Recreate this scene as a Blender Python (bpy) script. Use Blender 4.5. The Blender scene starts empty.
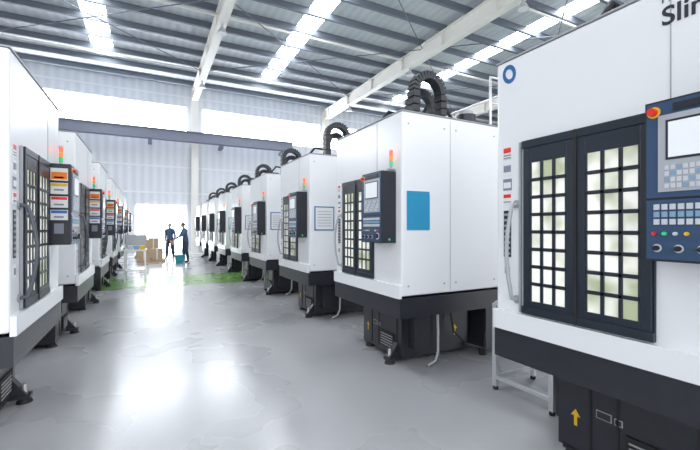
import bpy, math, random
from mathutils import Vector, Matrix
random.seed(4)
S = bpy.context.scene
S.view_settings.view_transform = 'Standard'
S.view_settings.look = 'None'
S.view_settings.exposure = 0.62
COL = S.collection

# ---------------------------------------------------------------- materials
def mat(name, col, rough=0.5, metal=0.0, emit=None, es=0.0, noise=0.0, nscale=6, bump=0.0, coat=0.0, spec=0.5):
    m = bpy.data.materials.new(name); m.use_nodes = True
    nt = m.node_tree; b = nt.nodes['Principled BSDF']
    b.inputs['Base Color'].default_value = (*col, 1)
    b.inputs['Roughness'].default_value = rough
    b.inputs['Metallic'].default_value = metal
    b.inputs['Coat Weight'].default_value = coat
    b.inputs['Specular IOR Level'].default_value = spec
    if emit:
        b.inputs['Emission Color'].default_value = (*emit, 1)
        b.inputs['Emission Strength'].default_value = es
    if noise > 0 or bump > 0:
        tc = nt.nodes.new('ShaderNodeTexCoord')
        n = nt.nodes.new('ShaderNodeTexNoise'); n.inputs['Scale'].default_value = nscale
        n.inputs['Detail'].default_value = 4
        nt.links.new(tc.outputs['Object'], n.inputs['Vector'])
        if noise > 0:
            r = nt.nodes.new('ShaderNodeMix'); r.data_type = 'RGBA'
            r.inputs[6].default_value = (*[c*(1-noise) for c in col], 1)
            r.inputs[7].default_value = (*[min(1, c*(1+noise)) for c in col], 1)
            nt.links.new(n.outputs['Fac'], r.inputs[0])
            nt.links.new(r.outputs[2], b.inputs['Base Color'])
        if bump > 0:
            bp = nt.nodes.new('ShaderNodeBump'); bp.inputs['Strength'].default_value = bump
            bp.inputs['Distance'].default_value = 0.01
            nt.links.new(n.outputs['Fac'], bp.inputs['Height'])
            nt.links.new(bp.outputs[0], b.inputs['Normal'])
    return m

def rib_mat(name, col, axis, period, depth, rough=0.5):
    m = mat(name, col, rough)
    nt = m.node_tree; b = nt.nodes['Principled BSDF']
    tc = nt.nodes.new('ShaderNodeTexCoord')
    w = nt.nodes.new('ShaderNodeTexWave'); w.bands_direction = axis
    w.inputs['Scale'].default_value = 0.314/period*1.0
    nt.links.new(tc.outputs['Object'], w.inputs['Vector'])
    bp = nt.nodes.new('ShaderNodeBump'); bp.inputs['Strength'].default_value = 0.6
    bp.inputs['Distance'].default_value = depth
    nt.links.new(w.outputs['Fac'], bp.inputs['Height'])
    nt.links.new(bp.outputs[0], b.inputs['Normal'])
    mx = nt.nodes.new('ShaderNodeMix'); mx.data_type = 'RGBA'
    mx.inputs[6].default_value = (*[c*0.9 for c in col], 1)
    mx.inputs[7].default_value = (*col, 1)
    nt.links.new(w.outputs['Fac'], mx.inputs[0])
    nt.links.new(mx.outputs[2], b.inputs['Base Color'])
    return m

WHITE = mat('machine_white_paint', (0.83, 0.84, 0.86), 0.25, noise=0.01, nscale=3)
SEAM = mat('panel_seam_grey', (0.35, 0.36, 0.38), 0.5)
BLACK = mat('machine_black_paint', (0.020, 0.022, 0.03), 0.35, noise=0.2, nscale=12)
NAVY = mat('door_navy_paint', (0.016, 0.023, 0.036), 0.35)
RUBBER = mat('rubber_black', (0.012, 0.012, 0.014), 0.6)
CHAIN = mat('cable_chain_plastic', (0.02, 0.023, 0.03), 0.45)
STEEL = mat('brushed_steel', (0.72, 0.73, 0.75), 0.28, 0.7)
GREYP = mat('grey_plastic', (0.42, 0.44, 0.47), 0.45)
DARKP = mat('handle_dark_grey', (0.08, 0.09, 0.11), 0.4)
PANBLUE = mat('pendant_blue_face', (0.032, 0.072, 0.15), 0.4)
KEYW = mat('key_white', (0.58, 0.6, 0.64), 0.5)
KEYL = mat('key_lightblue', (0.22, 0.36, 0.5), 0.5)
SCREEN = mat('screen_glass', (0.58, 0.6, 0.62), 0.15, emit=(0.85, 0.9, 0.95), es=0.25)
RED = mat('red_plastic', (0.75, 0.03, 0.02), 0.35)
REDL = mat('signal_red', (0.9, 0.08, 0.05), 0.3, emit=(1, 0.08, 0.04), es=1.3)
ORL = mat('signal_orange', (0.85, 0.28, 0.03), 0.3, emit=(1, 0.35, 0.05), es=0.15)
GRL = mat('signal_green', (0.05, 0.5, 0.2), 0.3, emit=(0.05, 0.9, 0.3), es=0.12)
YEL = mat('label_yellow', (0.75, 0.45, 0.02), 0.5)
ORG = mat('label_orange', (0.85, 0.2, 0.01), 0.5)
LBLW = mat('label_white', (0.76, 0.77, 0.78), 0.5)
LBLG = mat('label_print_grey', (0.22, 0.24, 0.3), 0.5)
LBLB = mat('label_blue', (0.03, 0.14, 0.45), 0.5)
CYAN = mat('document_pocket_cyan', (0.012, 0.28, 0.50), 0.3)
LOGOB = mat('logo_blue', (0.02, 0.14, 0.34), 0.4)
TEXTM = mat('logo_text_dark', (0.03, 0.03, 0.04), 0.4)

# door pane: translucent plastic, work-lamp glow and greenish reflections painted into colour and emission
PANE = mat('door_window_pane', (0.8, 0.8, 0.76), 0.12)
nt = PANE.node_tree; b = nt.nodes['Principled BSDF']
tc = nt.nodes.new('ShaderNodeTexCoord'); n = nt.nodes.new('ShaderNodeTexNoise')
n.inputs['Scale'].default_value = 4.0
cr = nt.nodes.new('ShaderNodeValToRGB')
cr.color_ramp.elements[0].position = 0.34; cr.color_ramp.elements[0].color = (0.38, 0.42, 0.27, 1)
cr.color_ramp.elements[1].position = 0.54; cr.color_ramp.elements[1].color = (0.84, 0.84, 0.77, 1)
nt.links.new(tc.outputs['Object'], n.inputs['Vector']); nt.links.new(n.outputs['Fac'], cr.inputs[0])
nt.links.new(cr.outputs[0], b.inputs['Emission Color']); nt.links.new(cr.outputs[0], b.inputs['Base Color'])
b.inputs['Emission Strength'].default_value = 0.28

WALL = rib_mat('corrugated_wall_panel', (0.68, 0.71, 0.76), 'X', 0.45, 0.05)
WALLY = rib_mat('corrugated_wall_panel_side', (0.68, 0.71, 0.75), 'Y', 0.45, 0.05)
ROOF = rib_mat('roof_sheet', (0.60, 0.64, 0.69), 'X', 0.35, 0.03, 0.6)
PURL = mat('purlin_steel_paint', (0.13, 0.15, 0.185), 0.55)
CREAM = mat('beam_cream_paint', (0.78, 0.76, 0.72), 0.5, noise=0.04)
BLUEG = mat('crane_beam_bluegrey', (0.20, 0.215, 0.285), 0.5)
DAY = mat('daylight_glass', (0.9, 0.95, 1), 0.2, emit=(0.93, 0.965, 1.0), es=8.5)
DAYD = mat('door_daylight_glass', (0.9, 0.95, 1), 0.2, emit=(0.93, 0.965, 1.0), es=6)
SKYL = mat('skylight_sheet', (0.9, 0.95, 1), 0.4, emit=(0.94, 0.97, 1.0), es=11.0)
FRAME = mat('window_frame_white', (0.75, 0.77, 0.8), 0.5)
CARD = mat('cardboard', (0.55, 0.40, 0.25), 0.8, noise=0.1)
TEAL = mat('teal_plastic', (0.02, 0.35, 0.42), 0.4)

# floor
FLOOR = mat('epoxy_floor', (0.6, 0.6, 0.62), 0.2, coat=0.4)
nt = FLOOR.node_tree; b = nt.nodes['Principled BSDF']
b.inputs['Coat Roughness'].default_value = 0.19
tc = nt.nodes.new('ShaderNodeTexCoord'); sp = nt.nodes.new('ShaderNodeSeparateXYZ')
nt.links.new(tc.outputs['Object'], sp.inputs[0])
def mth(op, a, bv):
    k = nt.nodes.new('ShaderNodeMath'); k.operation = op
    if hasattr(a, 'links'): nt.links.new(a, k.inputs[0])
    else: k.inputs[0].default_value = a
    if hasattr(bv, 'links'): nt.links.new(bv, k.inputs[1])
    else: k.inputs[1].default_value = bv
    return k.outputs[0]
g1 = mth('GREATER_THAN', sp.outputs['Y'], 10.9); g2 = mth('LESS_THAN', sp.outputs['Y'], 13.4)
g = mth('MULTIPLY', g1, g2)
n = nt.nodes.new('ShaderNodeTexNoise'); n.inputs['Scale'].default_value = 0.7; n.inputs['Detail'].default_value = 5
nt.links.new(tc.outputs['Object'], n.inputs['Vector'])
cr = nt.nodes.new('ShaderNodeValToRGB')
cr.color_ramp.elements[0].color = (0.41, 0.415, 0.43, 1); cr.color_ramp.elements[1].color = (0.475, 0.48, 0.495, 1)
cr.color_ramp.elements[0].position = 0.3; cr.color_ramp.elements[1].position = 0.7
nt.links.new(n.outputs['Fac'], cr.inputs[0])
mx = nt.nodes.new('ShaderNodeMix'); mx.data_type = 'RGBA'
nt.links.new(g, mx.inputs[0]); nt.links.new(cr.outputs[0], mx.inputs[6]); mx.inputs[7].default_value = (0.19, 0.40, 0.10, 1)
nt.links.new(mx.outputs[2], b.inputs['Base Color'])
n2 = nt.nodes.new('ShaderNodeTexNoise'); n2.inputs['Scale'].default_value = 0.8; n2.inputs['Detail'].default_value = 3
nt.links.new(tc.outputs['Object'], n2.inputs['Vector'])
mr = nt.nodes.new('ShaderNodeMapRange'); mr.inputs[3].default_value = 0.22; mr.inputs[4].default_value = 0.34
nt.links.new(n2.outputs['Fac'], mr.inputs[0]); nt.links.new(mr.outputs[0], b.inputs['Roughness'])

# ---------------------------------------------------------------- mesh builder
class MB:
    def __init__(s): s.v = []; s.f = []; s.m = []; s.mats = []; s.sm = []
    def mi(s, m):
        if m not in s.mats: s.mats.append(m)
        return s.mats.index(m)
    def add(s, vs, fs, m, smooth=False):
        o = len(s.v); s.v += [tuple(v) for v in vs]; k = s.mi(m)
        for f in fs: s.f.append([i+o for i in f]); s.m.append(k); s.sm.append(smooth)
    def box(s, x0, x1, y0, y1, z0, z1, m):
        s.add([(x0,y0,z0),(x1,y0,z0),(x1,y1,z0),(x0,y1,z0),(x0,y0,z1),(x1,y0,z1),(x1,y1,z1),(x0,y1,z1)],
              [(0,3,2,1),(4,5,6,7),(0,1,5,4),(1,2,6,5),(2,3,7,6),(3,0,4,7)], m)
    def prism(s, prof, y0, y1, m):      # profile in xz extruded along y
        k = len(prof)
        vs = [(p[0], y0, p[1]) for p in prof] + [(p[0], y1, p[1]) for p in prof]
        fs = [tuple(range(k)), tuple(range(2*k-1, k-1, -1))]
        for i in range(k): j = (i+1) % k; fs.append((i, i+k, j+k, j))
        s.add(vs, fs, m)
    def cyl(s, c, r, h, ax, m, seg=16, r2=None):
        r2 = r if r2 is None else r2; vs = []
        for t, rr in ((0, r), (h, r2)):
            for i in range(seg):
                a = 2*math.pi*i/seg; u, w = rr*math.cos(a), rr*math.sin(a)
                d = {'z': (u, w, t), 'x': (t, u, w), 'y': (w, t, u)}[ax]
                vs.append((c[0]+d[0], c[1]+d[1], c[2]+d[2]))
        s.add(vs, [tuple(range(seg))[::-1], tuple(range(seg, 2*seg))], m)
        s.add(vs, [(i, (i+1) % seg, (i+1) % seg+seg, i+seg) for i in range(seg)], m, True)
    def tube(s, path, r, m, seg=8):
        P = [Vector(p) for p in path]; rings = []; up = None
        for i, p in enumerate(P):
            t = (P[min(i+1, len(P)-1)]-P[max(i-1, 0)]).normalized()
            if up is None: up = Vector((0,0,1)) if abs(t.z) < .9 else Vector((1,0,0))
            a = (up - t*up.dot(t)).normalized(); up = a; bb = t.cross(a)
            rings.append([p+a*r*math.cos(2*math.pi*k/seg)+bb*r*math.sin(2*math.pi*k/seg) for k in range(seg)])
        vs = [v for R in rings for v in R]; fs = []
        for i in range(len(P)-1):
            for k in range(seg):
                k2 = (k+1) % seg; fs.append((i*seg+k, i*seg+k2, (i+1)*seg+k2, (i+1)*seg+k))
        s.add(vs, fs, m, True)
        s.add(vs, [tuple(range(seg))[::-1], tuple(range(len(vs)-seg, len(vs)))], m)
    def sphere(s, c, r, m, sc=(1,1,1), seg=16, rings=10):
        vs = []; fs = []
        for i in range(rings+1):
            th = math.pi*i/rings
            for k in range(seg):
                ph = 2*math.pi*k/seg
                vs.append((c[0]+r*sc[0]*math.sin(th)*math.cos(ph), c[1]+r*sc[1]*math.sin(th)*math.sin(ph), c[2]+r*sc[2]*math.cos(th)))
        for i in range(rings):
            for k in range(seg):
                k2 = (k+1) % seg; fs.append((i*seg+k, (i+1)*seg+k, (i+1)*seg+k2, i*seg+k2))
        s.add(vs, fs, m, True)
    def mesh(s, name):
        me = bpy.data.meshes.new(name); me.from_pydata(s.v, [], s.f)
        for m in s.mats: me.materials.append(m)
        for p, k, sm in zip(me.polygons, s.m, s.sm): p.material_index = k; p.use_smooth = sm
        me.update(); return me

def obj(name, me, parent=None, loc=(0,0,0), bevel=0.0):
    o = bpy.data.objects.new(name, me); COL.objects.link(o); o.location = loc
    if parent: o.parent = parent
    if bevel:
        bv = o.modifiers.new('bevel', 'BEVEL'); bv.width = bevel; bv.segments = 2
        bv.limit_method = 'ANGLE'; bv.angle_limit = math.radians(40)
    return o
def empty(name, loc=(0,0,0), rz=0):
    e = bpy.data.objects.new(name, None); COL.objects.link(e); e.location = loc; e.rotation_euler[2] = rz
    e.empty_display_size = .2; return e

# ---------------------------------------------------------------- room shell
YW, X0, X1, YB, ZC = 26.0, -20.0, 32.0, -6.0, 10.35
m = MB(); m.box(X0, X1, YB, YW, -0.1, 0, FLOOR); obj('floor', m.mesh('floor'))
m = MB()
sk = [(-2.5, -1.6), (5.7, 6.6), (14.7, 15.6)]
xs = [X0]+[v for p in sk for v in p]+[X1]
for i in range(0, len(xs), 2): m.box(xs[i], xs[i+1], YB, YW+.3, ZC, ZC+.08, ROOF)
for a, bb in sk:
    m.box(a, bb, YB, 2, ZC, ZC+.08, ROOF); m.box(a, bb, 23.2, YW+.3, ZC, ZC+.08, ROOF)
obj('ceiling', m.mesh('ceiling'))
for i, (a, bb) in enumerate(sk):
    m = MB(); m.box(a+.01, bb-.01, 2.01, 23.19, ZC+.02, ZC+.06, SKYL); obj('window_%d' % (i+5), m.mesh('skylight'))

# far wall with openings
wins = [(-13.5, 2.05), (2.95, 11.0), (11.75, 20.2)]
wz0, wz1 = 7.3, 9.1
dx0, dx1, dz = -0.75, 2.0, 2.85
m = MB(); T = .25
m.box(X0, X1, YW, YW+T, wz1, ZC, WALL)
m.box(X0, X1, YW, YW+T, 0, wz0, WALL)
ex = [X0]+[v for p in wins for v in p]+[X1]
for i in range(0, len(ex), 2): m.box(ex[i], ex[i+1], YW, YW+T, wz0, wz1, WALL)
obj('wall_back', m.mesh('wall_back'))
m = MB(); m.box(X0-T, X0, YB, YW+T, 0, ZC, WALLY); obj('wall_left', m.mesh('wall_left'))
m = MB(); m.box(X1, X1+T, YB, YW+T, 0, ZC, WALLY); obj('wall_right', m.mesh('wall_right'))
for i, (a, bb) in enumerate(wins):
    m = MB(); m.box(a, bb, YW+.12, YW+.14, wz0, wz1, DAY)
    m.box(a, bb, YW+.02, YW+.11, wz0, wz0+.07, FRAME); m.box(a, bb, YW+.02, YW+.11, wz1-.07, wz1, FRAME)
    k = max(2, int((bb-a)/2.6))
    for j in range(k+1):
        x = a+(bb-a)*j/k; m.box(max(a, x-.02), min(bb, x+.02), YW+.02, YW+.11, wz0, wz1, FRAME)
    obj('window_%d' % (i+1), m.mesh('window'))
m = MB(); yd = YW-.13; m.box(dx0, dx1, yd+.08, yd+.10, 0.01, dz, DAYD)
for j in range(5):
    x = dx0+(dx1-dx0)*j/4; m.box(max(dx0, x-.03), min(dx1, x+.03), yd, yd+.08, 0.01, dz, FRAME)
for z in (0.01, 2.1, dz-.08): m.box(dx0, dx1, yd+.01, yd+.08, z, z+.06, FRAME)
obj('door_1', m.mesh('door_1'))

# purlins, rafters, columns
m = MB()
y = -5.0
while y < 25.9:
    m.box(X0, X1, y-.03, y+.03, ZC-.24, ZC-.001, PURL); m.box(X0, X1, y-.03, y+.09, ZC-.26, ZC-.24, PURL); y += 1.5
obj('trim_1', m.mesh('roof_purlins'))
m = MB(); rx = [2.48+8.9*k for k in (-2, -1, 0, 1, 2, 3)]
for x in rx:
    m.box(x-.06, x+.06, YB, YW-.3, 9.42, 10.03, CREAM)
    m.box(x-.17, x+.17, YB, YW-.3, 9.38, 9.42, CREAM); m.box(x-.17, x+.17, YB, YW-.3, 10.02, 10.06, CREAM)
    for yy in range(-5, 26, 3): m.box(x-.16, x+.16, yy-.01, yy+.01, 9.42, 10.02, CREAM)
obj('trim_2', m.mesh('roof_rafters'))
for i, x in enumerate(rx):
    m = MB()
    m.box(x-.2, x+.2, YW-.42, YW-.39, 0, 10.02, CREAM); m.box(x-.2, x+.2, YW-.04, YW-.01, 0, 10.02, CREAM)
    m.box(x-.02, x+.02, YW-.39, YW-.04, 0, 10.02, CREAM); m.box(x-.28, x+.28, YW-.5, YW-.01, 0, .03, CREAM)
    obj('steel_column', m.mesh('steel_column'))
# girts on back wall, cross bracing, tie rods
m = MB()
for z in (3.6, 5.2, 9.6): m.box(X0, X1, YW-.012, YW-.001, z, z+.1, FRAME)
obj('trim_3', m.mesh('wall_girts'))
m = MB()
for k in range(len(rx)-1):
    a, bb = rx[k], rx[k+1]
    for ya, yb in ((7, 14.5), (14.5, 22)):
        m.tube([(a, ya, 9.9), (bb, yb, 9.9)], .022, PURL); m.tube([(bb, ya, 9.9), (a, yb, 9.9)], .022, PURL)
for yy in (10.0, 16.0, 22.0): m.tube([(X0, yy, 9.95), (X1, yy, 9.95)], .05, CREAM)
obj('trim_4', m.mesh('roof_bracing'))
# crane / cable-tray beam under the window band
m = MB(); m.box(-9, 8.6, 25.0, 25.3, 6.75, 7.25, BLUEG); m.box(-9, 8.6, 24.9, 25.4, 6.7, 6.75, BLUEG); m.box(-9, 8.6, 24.9, 25.4, 7.25, 7.3, BLUEG)
for x in (-8, -4, 0, 4, 8): m.box(x-.1, x+.1, 25.1, YW, 6.5, 6.7, BLUEG)
obj('crane_beam', m.mesh('crane_beam'))

# high-bay lamps on rafters
lm = MB(); lm.cyl((0,0,-.35), .2, .22, 'z', GREYP, 20, .08); lm.cyl((0,0,-.13), .05, .14, 'z', GREYP, 12)
lm.cyl((0,0,-.36), .18, .01, 'z', LBLW, 20)
lme = lm.mesh('high_bay_lamp')
for x in rx[1:5]:
    for yy in (9, 15.5, 22): obj('high_bay_lamp', lme, None, (x, yy, 9.37))

# ---------------------------------------------------------------- CNC machine template
D = 1.95; W = 1.5; H = 2.66
hb = MB()
hb.box(0, D, 0, W, .82, H, WHITE)
tr = MB()
tr.box(-.035, 0, 0, W, .80, .93, WHITE)
tr.box(-.003, 0, .46, .464, 2.1, H-.02, SEAM)
tr.box(.62, .624, -.003, 0, .84, H-.03, SEAM); tr.box(.62, .624, W, W+.003, .84, H-.03, SEAM)
tr.box(1.35, 1.354, -.003, 0, .84, H-.03, SEAM); tr.box(1.35, 1.354, W, W+.003, .84, H-.03, SEAM)
tr.box(-.004, D, -.004, W+.004, H, H+.010, SEAM)
for yy in (-.004, W):
    for xx in (.08, .54, .7, 1.27):
        for zz in (.92, H-.12): tr.cyl((xx, yy, zz), .010, .004, 'y', SEAM, 10)
# base
ba = MB()
ba.box(-.02, D, 0.0, W, .60, .80, BLACK)
ba.box(.25, 1.75, .36, 1.2, .06, .60, BLACK)
ba.box(.34, 1.1, .24, .36, .18, .60, BLACK); ba.box(.34, 1.1, 1.2, 1.28, .18, .60, BLACK)
ba.box(1.25, 1.95, .1, 1.4, .1, .60, BLACK)
for yy in (.44, .82, .98): ba.box(.243, .25, yy, yy+.012, .1, .56, RUBBER)
def foot(xx, yy):   # levelling feet: gusset + screw + pad
    ba.prism([(xx-.04, .05), (xx+.12, .05), (xx+.12, .22), (xx+.08, .22)], yy-.04, yy+.04, BLACK)
    ba.cyl((xx, yy, .03), .018, .13, 'z', STEEL, 12); ba.cyl((xx, yy, 0), .06, .035, 'z', RUBBER, 18, .045)
    ba.box(xx-.05, xx+.14, yy-.05, yy+.05, .04, .07, BLACK)
foot(.16, .46); foot(.3, 1.12)
for xx in (1.3, 1.85):
    for yy in (.2, 1.3): ba.cyl((xx, yy, 0), .04, .1, 'z', RUBBER, 12)
for yy in (.5, 1.0): ba.cyl((.7, yy, 0), .06, .06, 'z', RUBBER, 12)
ba.box(.236, .25, .5, .78, .12, .3, RUBBER)
for k in range(5): ba.box(.23, .24, .52, .76, .14+.03*k, .15+.03*k, SEAM)
ba.tube([(.62, .2, .60), (.62, .19, .35), (.61, .18, .14), (.56, .17, .05), (.46, .17, .02)], .014, GREYP)
ba.tube([(.8, .2, .58), (.8, .14, .35), (.95, .1, .2), (1.2, .08, .12), (1.25, .12, .3)], .012, RUBBER)
def arrow_x(mb, x, y, z, s):
    mb.add([(x, y-.012*s, z), (x, y+.012*s, z), (x, y+.012*s, z+.07*s), (x, y-.012*s, z+.07*s)], [(0,1,2,3)], YEL)
    mb.add([(x, y-.035*s, z+.07*s), (x, y+.035*s, z+.07*s), (x, y, z+.12*s)], [(0,1,2)], YEL)
def arrow_y(mb, x, y, z, s):
    mb.add([(x-.012*s, y, z), (x+.012*s, y, z), (x+.012*s, y, z+.07*s), (x-.012*s, y, z+.07*s)], [(0,1,2,3)], YEL)
    mb.add([(x-.035*s, y, z+.07*s), (x+.035*s, y, z+.07*s), (x, y, z+.12*s)], [(0,1,2)], YEL)
arrow_x(ba, .247, 1.08, .22, .9)
arrow_y(ba, .9, .235, .28, 1.0)
for (a, bb, z0, z1) in ((.86, .95, .33, .38), (.80, .845, .33, .37)):
    ba.box(.245, .25, a, bb, z0, z1, SEAM); ba.box(.243, .245, a+.005, bb-.005, z0+.005, z1-.005, BLACK)

# door: two leaves with a grid of panes
dr = MB()
da, db, dza, dzb = .52, 1.27, .94, 2.07
dr.box(-.012, 0, da, db, dza, dzb, NAVY)
dr.box(-.03, -.012, da, db, dzb-.05, dzb, NAVY); dr.box(-.03, -.012, da, db, dza, dza+.05, NAVY)
pn = MB()
for (la, lb) in ((da+.01, da+.385), (da+.395, db-.01)):
    dr.box(-.026, -.012, la, la+.05, dza+.05, dzb-.05, NAVY); dr.box(-.026, -.012, lb-.05, lb, dza+.05, dzb-.05, NAVY)
    za, zb = dza+.09, dzb-.15
    dr.box(-.026, -.012, la+.05, lb-.05, zb, dzb-.05, NAVY); dr.box(-.026, -.012, la+.05, lb-.05, dza+.05, za, NAVY)
    R, C = 8, 3
    ya, yb = la+.05, lb-.05
    g = .022
    for c in range(C+1):
        y = ya+(yb-ya)*c/C; dr.box(-.025, -.012, max(ya, y-g/2), min(yb, y+g/2), za, zb, NAVY)
    for r in range(1, R):
        z = za+(zb-za)*r/R; dr.box(-.025, -.012, ya, yb, z-g/2, z+g/2, NAVY)
    pn.box(-.019, -.0125, ya, yb, za, zb, PANE)
dr.box(-.034, -.026, da+.38, da+.40, dza, dzb, RUBBER)
dr.box(-.02, 0, 1.285, 1.30, .94, 2.07, SEAM)
def handle(mm):
    hd = MB()
    pts = [(0, 1.325, 1.02)]
    for k in range(13):
        t = k/12; pts.append((-.055-.05*math.sin(math.pi*t), 1.325, 1.03+.62*t))
    pts.append((0, 1.325, 1.66))
    hd.tube(pts, .013, mm, 10)
    for z in (1.02, 1.66): hd.cyl((-.012, 1.325, z), .028, .012, 'x', SEAM, 14)
    return hd.mesh('door_handle')
# labels
lb = MB()
def label(z0, z1, y0, y1, main, strips):
    lb.box(-.003, 0, y0, y1, z0, z1, main)
    for (f0, f1, mm) in strips: lb.box(-.0045, -.003, y0+.005, y1-.005, z0+(z1-z0)*f0, z0+(z1-z0)*f1, mm)
label(1.97, 2.06, 1.37, 1.44, LBLW, [(.55, .92, RED), (.1, .2, LBLG), (.3, .4, LBLG)])
label(1.86, 1.95, 1.37, 1.44, LBLW, [(.3, .8, LBLG)])
label(1.76, 1.84, 1.37, 1.44, LBLG, [(.2, .7, LBLW)])
label(1.66, 1.74, 1.37, 1.44, LBLW, [(.6, .9, RED), (.2, .3, LBLG)])
label(1.30, 1.62, 1.375, 1.435, BLACK, [(.05+.12*k, .10+.12*k, SEAM) for k in range(8)])
label(1.17, 1.26, 1.38, 1.43, LBLW, [(.2, .7, LBLG)])
# ring logo
rg = MB(); vs = []; N = 28
for k in range(N):
    a = 2*math.pi*k/N
    for rr in (.031, .058):
        vs.append((-.002, 1.39+rr*math.cos(a)*.95, 2.56+rr*math.sin(a)*1.12+0.01*math.cos(a)))
rg.add(vs, [(2*k, 2*k+1, (2*k+3) % (2*N), (2*k+2) % (2*N)) for k in range(N)], LOGOB)
# document pocket on side
dp = MB()
dp.box(.06, .34, -.008, 0, 1.48, 1.87, CYAN); dp.box(.06, .34, -.012, -.008, 1.48, 1.84, CYAN)
dp2 = MB()
dp2.box(.08, .42, -.008, 0, 1.46, 1.84, LOGOB); dp2.box(.098, .402, -.011, -.008, 1.478, 1.822, LBLW)
for k in range(6): dp2.box(.13, .37, -.0125, -.011, 1.53+.045*k, 1.537+.045*k, LBLG)
# control pendant
cp = MB()
cp.box(-.17, -.0, .10, .49, 1.35, 2.07, BLACK)
cp.box(-.176, -.17, .108, .482, 1.635, 2.06, PANBLUE); cp.box(-.176, -.17, .108, .482, 1.36, 1.625, PANBLUE)
cp.box(-.181, -.176, .125, .435, 1.66, 2.0, GREYP)
cp.box(-.184, -.181, .155, .405, 1.80, 1.975, BLACK)
cp.box(-.186, -.184, .165, .395, 1.81, 1.965, SCREEN)
for c in range(12):
    for r in range(4):
        cp.box(-.184, -.181, .145+.0225*c, .145+.0225*c+.017, 1.675+.027*r, 1.695+.027*r, KEYW if (c+r) % 4 else KEYL)
cp.box(-.182, -.176, .16, .38, 2.012, 2.045, BLACK)
for c in range(11):
    for r in range(3): cp.box(-.181, -.176, .13+.03*c, .152+.03*c, 1.515+.033*r, 1.54+.033*r, KEYW if r != 1 else KEYL)
for yk, mm in ((.45, RED), (.41, GRL), (.37, KEYW), (.33, YEL), (.2, KEYW), (.15, RED)):
    cp.cyl((-.190, yk, 1.475), .008, .014, 'x', mm, 12)
for yk in (.44, .36, .28):
    cp.cyl((-.194, yk, 1.41), .012, .018, 'x', RUBBER, 16); cp.cyl((-.178, yk, 1.41), .018, .003, 'x', KEYW, 16)
cp.cyl((-.18, .452, 2.02), .026, .004, 'x', YEL, 20); cp.cyl((-.205, .452, 2.02), .017, .026, 'x', RED, 20)
cp.cyl((-.18, .17, 1.42), .035, .005, 'x', KEYW, 20); cp.cyl((-.2, .17, 1.42), .026, .02, 'x', BLACK, 20)
cp.cyl((-.08, .095, 1.385), .012, .006, 'y', GRL, 10)
yS = .49
def stick(x0, x1, z0, z1, mm): cp.box(x0, x1, yS, yS+.003, z0, z1, mm)
def stick2(x0, x1, z0, z1, mm): cp.box(x0, x1, yS+.003, yS+.0045, z0, z1, mm)
stick(-.15, -.025, 1.92, 2.03, LBLW); stick2(-.145, -.03, 1.93, 1.995, ORG); stick2(-.12, -.05, 1.94, 1.955, BLACK)
stick(-.15, -.025, 1.80, 1.90, LBLW); stick2(-.145, -.03, 1.87, 1.895, YEL); stick2(-.12, -.05, 1.83, 1.845, LBLG)
stick(-.15, -.025, 1.68, 1.78, LBLW); stick2(-.145, -.03, 1.75, 1.775, RED); stick2(-.12, -.05, 1.70, 1.715, LBLG)
stick(-.15, -.025, 1.57, 1.66, LBLW); stick2(-.145, -.03, 1.63, 1.655, LBLB); stick2(-.12, -.05, 1.59, 1.605, LBLG)
stick(-.12, -.05, 1.45, 1.54, LBLG)
# signal tower
sg = MB()
sg.box(-.07, 0, .10, .16, 2.085, 2.10, GREYP); sg.cyl((-.04, .13, 2.10), .014, .03, 'z', GREYP, 14)
for z0, mm in ((2.13, GRL), (2.18, ORL), (2.23, REDL)): sg.cyl((-.04, .13, z0), .018, .046, 'z', mm, 16)
sg.cyl((-.04, .13, 2.278), .019, .01, 'z', GREYP, 16)
# top equipment
tp = MB()
tp.box(1.0, 1.85, .3, 1.2, H+.01, H+.12, GREYP)
tp.box(.35, .95, .35, 1.15, H+.01, H+.05, SEAM)
tp.cyl((1.45, .62, H+.12), .12, .18, 'z', BLACK, 20); tp.cyl((1.45, .62, H+.30), .09, .05, 'z', GREYP, 20)
tp.box(1.2, 1.7, .85, 1.1, H+.12, H+.26, BLACK)
ch = MB()
def arch(cx, cy, r, wy, zb, zt):
    pts = [(cx-r, zb+ (zt-r-zb)*k/5) for k in range(5)]
    pts += [(cx-r*math.cos(math.pi*k/14), zt-r+r*math.sin(math.pi*k/14)) for k in range(15)]
    pts += [(cx+r, zt-r-(zt-r-zb)*k/5) for k in range(1, 6)]
    for i in range(len(pts)-1):
        a = Vector((pts[i][0], pts[i][1])); c = Vector((pts[i+1][0], pts[i+1][1]))
        t = (c-a); L = t.length; t.normalize(); nrm = Vector((-t.y, t.x)); mid = (a+c)/2
        for (hl, ht, hw) in ((L*.40, .045, wy/2), (L*.54, .030, wy/2-.012)):
            q = [mid+t*hl+nrm*ht, mid-t*hl+nrm*ht, mid-t*hl-nrm*ht, mid+t*hl-nrm*ht]
            ch.prism([(p.x, p.y) for p in q], cy-hw, cy+hw, CHAIN)
arch(.72, .50, .20, .13, H+.01, 3.30)
arch(.80, .72, .17, .10, H+.01, 3.18)
ch.tube([(.95, .85, H), (.95, .85, H+.35), (1.05, .85, H+.5), (1.25, .85, H+.5), (1.4, .8, H+.26)], .025, RUBBER)
ch.tube([(.4, 1.0, H), (.4, 1.0, H+.2), (.5, 1.0, H+.32), (.7, 1.0, H+.3), (.8, 1.0, H+.05)], .022, RUBBER)
rf = MB()
rf.tube([(1.9, .08, H), (1.9, .08, 3.25), (1.9, 1.42, 3.25), (1.9, 1.42, H)], .015, STEEL)
rf.tube([(1.3, .08, H), (1.3, .08, 3.25), (1.9, .08, 3.25)], .015, STEEL); rf.tube([(1.3, .08, 2.95), (1.9, .08, 2.95)], .012, STEEL)

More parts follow.
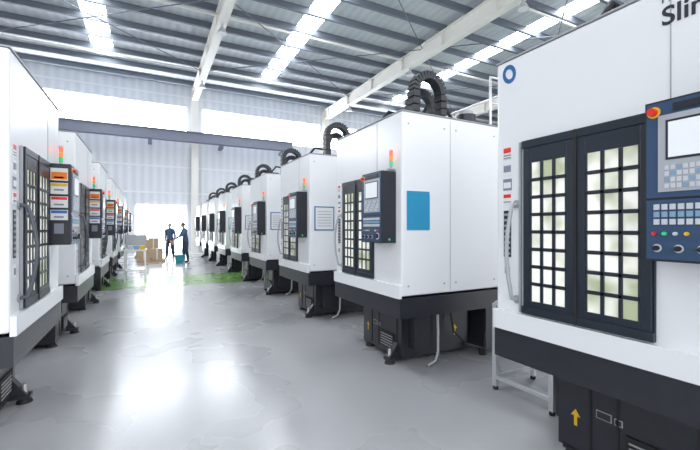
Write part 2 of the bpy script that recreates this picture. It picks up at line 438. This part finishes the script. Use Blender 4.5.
M = dict(housing=hb.mesh('housing'), panel_trim=tr.mesh('panel_trim'), base=ba.mesh('base'), door_leaves=dr.mesh('door_leaves'),
         door_panes=pn.mesh('door_panes'), warning_labels=lb.mesh('warning_labels'),
         control_pendant=cp.mesh('control_pendant'), signal_tower=sg.mesh('signal_tower'),
         top_equipment=tp.mesh('top_equipment'), cable_carrier=ch.mesh('cable_carrier'), rear_frame=rf.mesh('rear_frame'))
P1 = dp.mesh('document_pocket'); P2 = dp2.mesh('document_pocket_b'); RG = rg.mesh('ring_logo')
HL, HD = handle(GREYP), handle(DARKP)
BV = dict(housing=.018, base=.006, door_leaves=.003, control_pendant=.004, top_equipment=.01)
def machine(x, y, rot, pocket, text=True):
    e = empty('cnc_machining_center', (x, y, 0), rot)
    for k, me in M.items(): obj(k, me, e, bevel=BV.get(k, 0))
    obj('door_handle', HD if rot else HL, e)
    if pocket: obj('document_pocket', P1 if pocket == 1 else P2, e)
    if text:
        obj('ring_logo', RG, e)
        for nm, body, size, z, y0 in (('logo_text', 'Slim', .125, 2.475, .50), ('logo_text_small', 'MX-8', .05, 2.585, .50)):
            c = bpy.data.curves.new(nm, 'FONT'); c.body = body; c.size = size; c.extrude = .001; c.offset = .0018 if size > .1 else 0
            c.materials.append(TEXTM)
            o = bpy.data.objects.new(nm, c); COL.objects.link(o); o.parent = e
            o.location = (-.002, y0, z); o.rotation_euler = (math.pi/2, 0, -math.pi/2)
    return e
PITCH = 2.47
for i in range(9):
    machine(2.2, .46+(.2 if i > 0 else 0)+PITCH*i, 0, 1 if i == 1 else (2 if i > 1 else 0), i == 0)
for i in range(6):
    machine(-.8, 3.2+1.5+PITCH*i, math.pi, 0, False)

# tube stand between the two near machines
m = MB()
xa, xb, ya, yb = 2.86, 3.38, 1.99, 2.56
for x in (xa, xb):
    for y in (ya, yb): m.box(x-.022, x+.022, y-.022, y+.022, .03, .80, STEEL); m.cyl((x, y, 0), .024, .035, 'z', RUBBER, 12)
for z in (.10, .34, .78):
    for y in (ya, yb): m.box(xa, xb, y-.015, y+.015, z, z+.035, STEEL)
    for x in (xa, xb): m.box(x-.015, x+.015, ya, yb, z, z+.035, STEEL)
m.box(xa, xb, ya, yb, .815, .825, STEEL)
obj('tool_cart', m.mesh('tool_cart'), bevel=.003)

# work table and boxes down the aisle
m = MB()
for x in (-.62, -.12):
    for y in (12.3, 13.1): m.box(x-.02, x+.02, y-.02, y+.02, 0, .85, STEEL)
m.box(-.66, -.08, 12.25, 13.15, .85, .89, LBLW); m.box(-.64, -.1, 12.3, 13.1, .3, .33, STEEL)
m.box(-.64, -.1, 13.07, 13.1, .89, 1.3, GREYP)
for k in range(3): m.box(-.55+.15*k, -.43+.15*k, 12.4, 12.6, .89, 1.0, (KEYW, KEYL, YEL)[k])
obj('work_table', m.mesh('work_table'), bevel=.004)
def cstack(x, y, sizes):
    m = MB()
    for k in (0, .25, .5): m.box(x-.05, x+1.05, y+k, y+k+.1, .0, .1, CARD)
    m.box(x-.05, x+1.05, y-.02, y+.62, .1, .12, CARD)
    for (a, bb, z0, z1) in sizes:
        m.box(x+a, x+bb, y, y+.5, z0, z1, CARD); m.box(x+(a+bb)/2-.03, x+(a+bb)/2+.03, y-.003, y+.503, z0+.01, z1+.003, LBLW)
    obj('cardboard_box_stack', m.mesh('cardboard_box_stack'))
cstack(-.45, 18.8, [(0, .46, .12, .55), (.02, .45, .553, .98), (.5, .95, .12, .6)])
cstack(-.62, 21.6, [(0, .5, .12, .6), (.02, .5, .603, 1.1), (.53, 1.0, .12, .6), (.55, 1.0, .603, 1.0)])
m = MB(); m.prism([(.98, 0), (1.28, 0), (1.32, .32), (.94, .32)], 17.9, 18.25, TEAL); m.prism([(.92, .32), (1.34, .32), (1.34, .35), (.92, .35)], 17.87, 18.28, TEAL)
obj('plastic_crate', m.mesh('plastic_crate'), bevel=.01)

# ---------------------------------------------------------------- people
SKIN = mat('skin', (0.6, 0.4, 0.3), 0.55); HAIR = mat('hair_black', (0.02, 0.016, 0.016), 0.6)
SHIRT = mat('work_jacket_navy', (0.06, 0.11, 0.20), 0.8, noise=.15, nscale=20); PANTS = mat('work_trousers_dark', (0.05, 0.065, 0.095), 0.8, noise=.15, nscale=20)
SHOE = mat('shoe_black', (0.015, 0.015, 0.015), 0.5); EYE = mat('eye_dark', (0.02, 0.015, 0.01), 0.2); LIP = mat('lips', (0.45, 0.18, 0.15), 0.5)
def person(loc, rz, pose):
    e = empty('factory_worker', loc, rz)     # faces +Y locally
    J = {}; E = []; R = {}
    def j(n, p, r, par=None):
        J[n] = p; R[n] = r
        if par: E.append((par, n))
    ln = pose.get('lean', 0)
    j('pel', (0, 0, .94), (.155, .115)); j('waist', (0, .02*ln, 1.08), (.15, .115), 'pel'); j('chest', (0, .10*ln, 1.28), (.18, .13), 'waist')
    j('upch', (0, .16*ln, 1.40), (.15, .105), 'chest'); j('neck', (0, .20*ln, 1.49), (.06, .06), 'upch'); j('neck2', (0, .23*ln, 1.55), (.055, .055), 'neck')
    for s, sd in (('L', -1), ('R', 1)):
        st = pose['step'] * sd
        j('hip'+s, (.095*sd, 0, .88), (.115, .115), 'pel'); j('knee'+s, (.105*sd, .03+st*.5, .49), (.08, .082), 'hip'+s)
        j('calf'+s, (.108*sd, .0+st*.75, .34), (.072, .074), 'knee'+s); j('ank'+s, (.11*sd, -.02+st, .10), (.055, .058), 'calf'+s)
        j('heel'+s, (.11*sd, -.03+st, .045), (.045, .045), 'ank'+s); j('toe'+s, (.125*sd, .15+st, .035), (.045, .034), 'heel'+s)
        sh = (.19*sd, .15*ln, 1.39); j('sh'+s, sh, (.075, .075), 'upch')
        el, wr = pose['arm'+s]; el = (el[0]*sd, el[1], el[2]); wr = (wr[0]*sd, wr[1], wr[2])
        j('el'+s, el, (.055, .055), 'sh'+s); j('wr'+s, wr, (.034, .034), 'el'+s)
        d = (Vector(wr)-Vector(el)).normalized(); side = Vector((0, 1, 0)) if abs(d.y) < .7 else Vector((0, 0, 1))
        side = (side-d*side.dot(d)).normalized(); nn = d.cross(side)
        palm = Vector(wr)+d*.07; j('palm'+s, tuple(palm), (.036, .016), 'wr'+s)
        for fi, (off, L) in enumerate(((-.030, .062), (-.010, .075), (.010, .082), (.030, .072))):
            a = palm+d*.025+side*off; bq = a+d*L*.5+nn*.006*sd; c = bq+d*L*.42+nn*.022*sd
            j('f%d0' % fi+s, tuple(a), (.009, .009), 'palm'+s); j('f%d1' % fi+s, tuple(bq), (.009, .009), 'f%d0' % fi+s); j('f%d2' % fi+s, tuple(c), (.007, .007), 'f%d1' % fi+s)
        a = Vector(wr)+d*.03+side*.035; bq = a+d*.035+side*.025
        j('t0'+s, tuple(a), (.011, .011), 'wr'+s); j('t1'+s, tuple(bq), (.009, .009), 't0'+s)
    names = list(J); me = bpy.data.meshes.new('body_skel')
    me.from_pydata([J[k] for k in names], [(names.index(a), names.index(c)) for a, c in E], [])
    o = bpy.data.objects.new('tmp', me); COL.objects.link(o)
    sk = o.modifiers.new('skin', 'SKIN')
    for i, k in enumerate(names): me.skin_vertices[0].data[i].radius = R[k]; me.skin_vertices[0].data[i].use_root = (k == 'pel')
    ss = o.modifiers.new('sub', 'SUBSURF'); ss.levels = 2; ss.render_levels = 2
    dg = bpy.context.evaluated_depsgraph_get(); dg.update()
    bm_ = bpy.data.meshes.new_from_object(o.evaluated_get(dg)); bpy.data.objects.remove(o)
    bm_.materials.clear()
    for mm in (SHIRT, PANTS, SHOE, SKIN): bm_.materials.append(mm)
    wrs = [Vector(J['wrL']), Vector(J['wrR'])]; els = [Vector(J['elL']), Vector(J['elR'])]
    for p in bm_.polygons:
        c = p.center; k = 0 if c.z > .93 else (1 if c.z > .09 else 2)
        for w_, e_ in zip(wrs, els):
            d = (w_-e_).normalized()
            if (c-w_).length < .22 and (c-w_).dot(d) > -.005: k = 3
            elif (c-w_).length < .27 and abs(c.x) > .19: k = 0
        if c.z > 1.50: k = 3
        p.material_index = k; p.use_smooth = True
    obj('body', bm_, e)
    h = MB(); hy = .26*ln
    hc = (0, .03+hy, 1.625)
    h.sphere(hc, .1, SKIN, (.76, .95, 1.15), 24, 16)
    h.sphere((0, .045+hy, 1.565), .06, SKIN, (.85, .95, .8)); h.sphere((0, .125+hy, 1.612), .016, SKIN, (.8, 1.1, 1.6), 10, 8)
    for sx in (-1, 1):
        h.sphere((.078*sx, .02+hy, 1.615), .02, SKIN, (.4, .8, 1.4), 10, 8); h.sphere((.03*sx, .112+hy, 1.632), .011, EYE, (1.2, .6, .7), 10, 8)
        h.box(.03*sx-.017, .03*sx+.017, .108+hy, .12+hy, 1.648, 1.654, HAIR)
    h.sphere((0, .112+hy, 1.572), .02, LIP, (1.1, .5, .35), 10, 8)
    h.sphere((0, .012+hy, 1.655), .098, HAIR, (.84, .98, 1.0), 24, 14)
    obj('head', h.mesh('head'), e)
    c = MB(); c.cyl((0, .19*ln, 1.455), .08, .05, 'z', SHIRT, 18, .066); obj('collar', c.mesh('collar'), e)
    return e
person((1.39, 18.4, 0), math.radians(100), dict(lean=.35, step=.06, armL=((.25, .20, 1.16), (.17, .38, 1.10)), armR=((.25, .18, 1.14), (.16, .36, 1.02))))
person((.88, 21.0, 0), math.radians(150), dict(lean=.1, step=.12, armL=((.25, -.02, 1.12), (.25, .10, .88)), armR=((.25, -.06, 1.12), (.26, -.02, .86))))

# ---------------------------------------------------------------- light
w = bpy.data.worlds.new('world'); S.world = w; w.use_nodes = True
bg = w.node_tree.nodes['Background']; bg.inputs[0].default_value = (0.94, 0.965, 1.0, 1); bg.inputs[1].default_value = 1.7

# ---------------------------------------------------------------- camera
cam = bpy.data.cameras.new('camera'); co = bpy.data.objects.new('camera', cam); COL.objects.link(co)
cam.sensor_width = 36; cam.lens = 36*385/700; cam.shift_y = 3/700
co.location = (0, 0, 1.5); co.rotation_euler = (math.pi/2, 0, -math.radians(27.45))
S.camera = co
